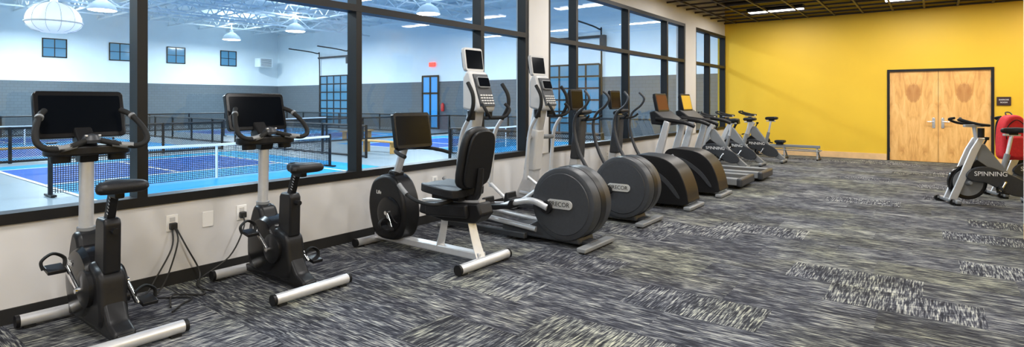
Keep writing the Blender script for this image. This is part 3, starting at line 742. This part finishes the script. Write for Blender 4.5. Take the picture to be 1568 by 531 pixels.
while y < HY:
    segs += [((HX, y, HC-.1), (WX-.2, y, HC-.1)), ((HX, y, HC-.85), (WX-.2, y, HC-.85))]
    x = HX; up = False
    while x < WX-1.4:
        web.append(((x, y, HC-(.1 if up else .85)), (x+.8, y, HC-(.85 if up else .1)))); x += .8; up = not up
    y += 2.4
for x in (-12.5, -24.5, -36.5):
    segs += [((x, HN, HC-.9), (x, HY, HC-.9)), ((x, HN, HC-1.7), (x, HY, HC-1.7))]
    y = HN; up = False
    while y < HY-1.2:
        web.append(((x, y, HC-(.9 if up else 1.7)), (x, y+1.2, HC-(1.7 if up else .9)))); y += 1.2; up = not up
for x in [HX+3*i for i in range(1, 15)]:
    segs.append(((x, -9.0, HC-.85), (x, HY, HC-.85)))
ts = empty('roof_trusses')
sticks(ts, 'chords', segs, .10, M_truss); sticks(ts, 'webs', web, .06, M_truss)

def hall_lamp(x, y, z, e):
    k = empty('highbay_lamp', (x, y, z))
    lathe(k, 'shade', [(.70, 0), (.68, .05), (.55, .30), (.30, .50), (.14, .58), (.12, .80), (0, .82)], (0, 0, 0), 'z', M_truss, 32)
    lathe(k, 'lens', [(0, -.01), (.62, -.01), (.66, .02), (0, .02)], (0, 0, -.01), 'z', M_hlamp, 32)
    rod(k, 'hanger', (0, 0, .8), (0, 0, HC-.85-z), .02, M_truss)
    area('lamp', (0, 0, -.03), 1.2, 1.2, e, (.79, .93, 1.0), shape='DISK', par=k)
    area('ceiling_fill', (0, 0, .86), .5, .5, e*.28, (.79, .93, 1.0), (math.pi, 0, 0), 'DISK', k)  # fill light added above the shade to brighten the hall ceiling
for x in (-45, -36, -22.8, -12.5):
    for y in (22.5, 11, 0.0):
        hall_lamp(x, y, 6.35, 880)
# large segmented dome lamp
k = empty('dome_pendant_light', (-20.0, 4.95, 3.66))
RD, HT, HB = .66, .58, .30
ring = [(.001, -HB), (.30, -HB*.93), (.50, -HB*.72), (.62, -HB*.36), (RD, 0), (.64, HT*.30), (.56, HT*.58), (.42, HT*.80), (.24, HT*.94), (.10, HT), (.08, HT+.08), (.001, HT+.08)]
lathe(k, 'shell', ring, (0, 0, 0), 'z', M_lantern, 40)
lathe(k, 'rim', [(RD-.01, -.02), (RD+.015, -.015), (RD+.015, .015), (RD-.01, .02)], (0, 0, 0), 'z', M_ltgray, 48)
for i in range(12):
    q = 2*math.pi*i/12
    sweep(k, 'rib_%d' % i, [((a+.004)*math.cos(q), (a+.004)*math.sin(q), b) if False else Vector(((a+.004)*math.cos(q), (a+.004)*math.sin(q), b)) for a, b in ring[1:10]], .006, M_ltgray, 5, 3)
rod(k, 'cord', (0, 0, HT+.06), (0, 0, HC-.1-3.66), .02, M_truss)

def hall_window(y):
    e = empty('hall_window', (HX, y, 5.2))
    box(e, 'pane', (.02, 0, 0), (.04, 1.35, 1.25), M_hwin)
    for s in (-1, 0, 1):
        box(e, 'stile_%d' % s, (.05, s*.68, 0), (.05, .07 if s else .05, 1.35), M_frame)
        box(e, 'rail_%d' % s, (.05, 0, s*.64), (.05, 1.42, .07 if s else .04), M_frame)
for y in (12.4, 16.4, 20.4, 24.7, 8.2, 4.1): hall_window(y)

def garage(x0, x1, z1):
    e = empty('garage_door', ((x0+x1)/2, HY-.06, HF)); w = x1-x0; h = z1-HF
    box(e, 'panel', (0, 0, h/2), (w, .06, h), M_hwin)
    for i in range(7): box(e, 'rail_%d' % i, (0, -.05, h*i/6), (w, .05, .10), M_frame)
    for i in range(5): box(e, 'stile_%d' % i, (-w/2+w*i/4, -.055, h/2), (.09, .05, h), M_frame)
    for s in (-1, 1):
        sweep(e, 'track_%d' % s, [(s*(w/2+.12), -.08, 0), (s*(w/2+.12), -.08, h+1.5), (s*(w/2+.12), -.4, h+2.0), (s*(w/2+.12), -3.0, h+2.2)], .05, M_frame, 6)
    rod(e, 'spring_bar', (-w/2-.2, -.12, h+1.6), (w/2+.2, -.12, h+1.6), .08, M_dkgray)
    box(e, 'opener', (w/2+.3, -.2, h+1.3), (.3, .3, .7), M_dkgray)
garage(-43.0, -39.2, 3.6)
garage(-19.3, -15.6, 3.6)
e = empty('hall_exit_door', (-29.5, HY-.05, HF))
box(e, 'glass', (0, 0, 1.9), (1.5, .05, 3.8), M_hdoor)
for s in (-1, 0, 1): box(e, 'stile_%d' % s, (s*.8, -.04, 1.9), (.14, .06, 3.9), M_frame)
for i, z in enumerate((0.05, 2.6, 3.85)): box(e, 'rail_%d' % i, (0, -.04, z), (1.7, .06, .14), M_frame)
box(empty('exit_sign', (-29.3, HY-.1, 4.1)), 'sign_face', (0, 0, 0), (.6, .08, .3), M_exit)
e = empty('unit_heater', (HX+1.25, 27.3, 4.9))
box(e, 'cabinet', (0, 0, 0), (.8, 1.3, .8), M_hwhite, bev=.04)
for i in range(6): box(e, 'louver_%d' % i, (.42, 0, -.3+.12*i), (.04, 1.0, .04), M_dkgray)
box(e, 'bracket', (-.8, 0, .1), (.85, .12, .12), M_mdgray)
e = empty('fire_extinguisher', (-28.2, HY-.15, .7)); lathe(e, 'tank', [(0, 0), (.1, 0), (.12, .1), (.12, .5), (.05, .6), (0, .62)], (0, 0, 0), 'z', M_redpl, 16)

def court(cx, cy):
    e = empty('pickleball_court', (cx, cy, HF))
    bx(e, 'surround', -7.9, 7.9, -3.05, 4.4, 0, .004, M_clight)
    bx(e, 'playing_area', -6.7, 6.7, -3.05, 3.05, .004, .008, M_cdark)
    bx(e, 'kitchen', -2.13, 2.13, -3.05, 3.05, .008, .011, M_clight)
    def ln(n, x0, x1, y0, y1): bx(e, n, x0, x1, y0, y1, .011, .014, M_line)
    w = .045
    for s in (-1, 1):
        ln('baseline_%d' % s, s*6.7-w, s*6.7+w, -3.05, 3.05)
        ln('sideline_%d' % s, -6.7, 6.7, s*3.05-w, s*3.05+w)
        ln('kitchen_line_%d' % s, s*2.13-w, s*2.13+w, -3.05, 3.05)
        ln('center_line_%d' % s, min(s*2.13, s*6.7), max(s*2.13, s*6.7), -w, w)
    n = empty('pickleball_net', (cx, cy, HF+.014))
    for s in (-1, 1):
        rod(n, 'post_%d' % s, (0, s*3.45, 0), (0, s*3.45, 1.0), .045, M_frame)
        bx(n, 'post_base_%d' % s, -.25, .25, s*3.45-.05, s*3.45+.05, 0, .04, M_frame)
    mk('net_mesh', [(0, -3.42, .05), (0, 0, .03), (0, 3.42, .05), (0, 3.42, .91), (0, 0, .86), (0, -3.42, .91)], [(0, 1, 4, 5), (1, 2, 3, 4)], M_net, n, smooth=False)
    sticks(n, 'top_tape', [((0, -3.42, .92), (0, 0, .875)), ((0, 0, .875), (0, 3.42, .92))], .06, M_line)
    box(n, 'center_strap', (.01, 0, .44), (.012, .06, .86), M_line)
for cx, cy in ((-15.0, 7.1), (-33.0, 7.1), (-15.0, 19.5), (-33.0, 19.5)): court(cx, cy)

def fence(x0, y0, x1, y1, h=1.15):
    e = empty('chain_link_fence'); L = math.hypot(x1-x0, y1-y0); n = max(1, round(L/2.4))
    mk('mesh_panel', [(x0, y0, HF+.05), (x1, y1, HF+.05), (x1, y1, HF+h), (x0, y0, HF+h)], [(0, 1, 2, 3)], M_chain, e, smooth=False)
    for i in range(n+1):
        t = i/n; x = x0+(x1-x0)*t; y = y0+(y1-y0)*t
        rod(e, 'post_%d' % i, (x, y, HF), (x, y, HF+h+.04), .05, M_frame, n=8)
    for z in (.06, h): rod(e, 'rail_%d' % (z*100), (x0, y0, HF+z), (x1, y1, HF+z), .04, M_frame, n=8)
fence(-24.0, -2.0, -24.0, 11.6)
fence(-24.0, 12.9, -16.2, 12.9)
fence(-42.0, 13.3, -24.0, 13.3)
fence(-24.0, 14.5, -24.0, 25.5)
fence(-24.0, 25.5, -8.0, 25.5)
fence(-7.0, 13.3, -12.5, 13.3)
fence(-42.0, -2.0, -42.0, 25.5)
fence(-42.0, 25.5, -26.0, 25.5)
def bench(x, y, rz):
    e = empty('wooden_bench', (x, y, HF), rz)
    box(e, 'seat', (0, 0, .45), (.4, 1.9, .06), M_bench, bev=.01)
    for s in (-1, 1): box(e, 'leg_%d' % s, (0, s*.8, .21), (.32, .06, .42), M_bench, bev=.01)
bench(-24.6, 5.3, 0); bench(-24.6, 19.0, 0); bench(-17.5, 14.6, R(90))

# ------------------------------------------------------------ world + camera
w = bpy.data.worlds.new('world'); sc.world = w; w.use_nodes = True
w.node_tree.nodes['Background'].inputs[0].default_value = (.6, .75, 1, 1)
w.node_tree.nodes['Background'].inputs[1].default_value = 0.3
cam = bpy.data.cameras.new('camera'); co = bpy.data.objects.new('camera', cam); link(co)
co.location = (0, 0, 1.43); co.rotation_euler = (R(90), 0, R(36.91))
cam.sensor_width = 36; cam.lens = 19.75; cam.shift_y = -0.0706
cam.clip_start = 0.05; cam.clip_end = 300
sc.camera = co
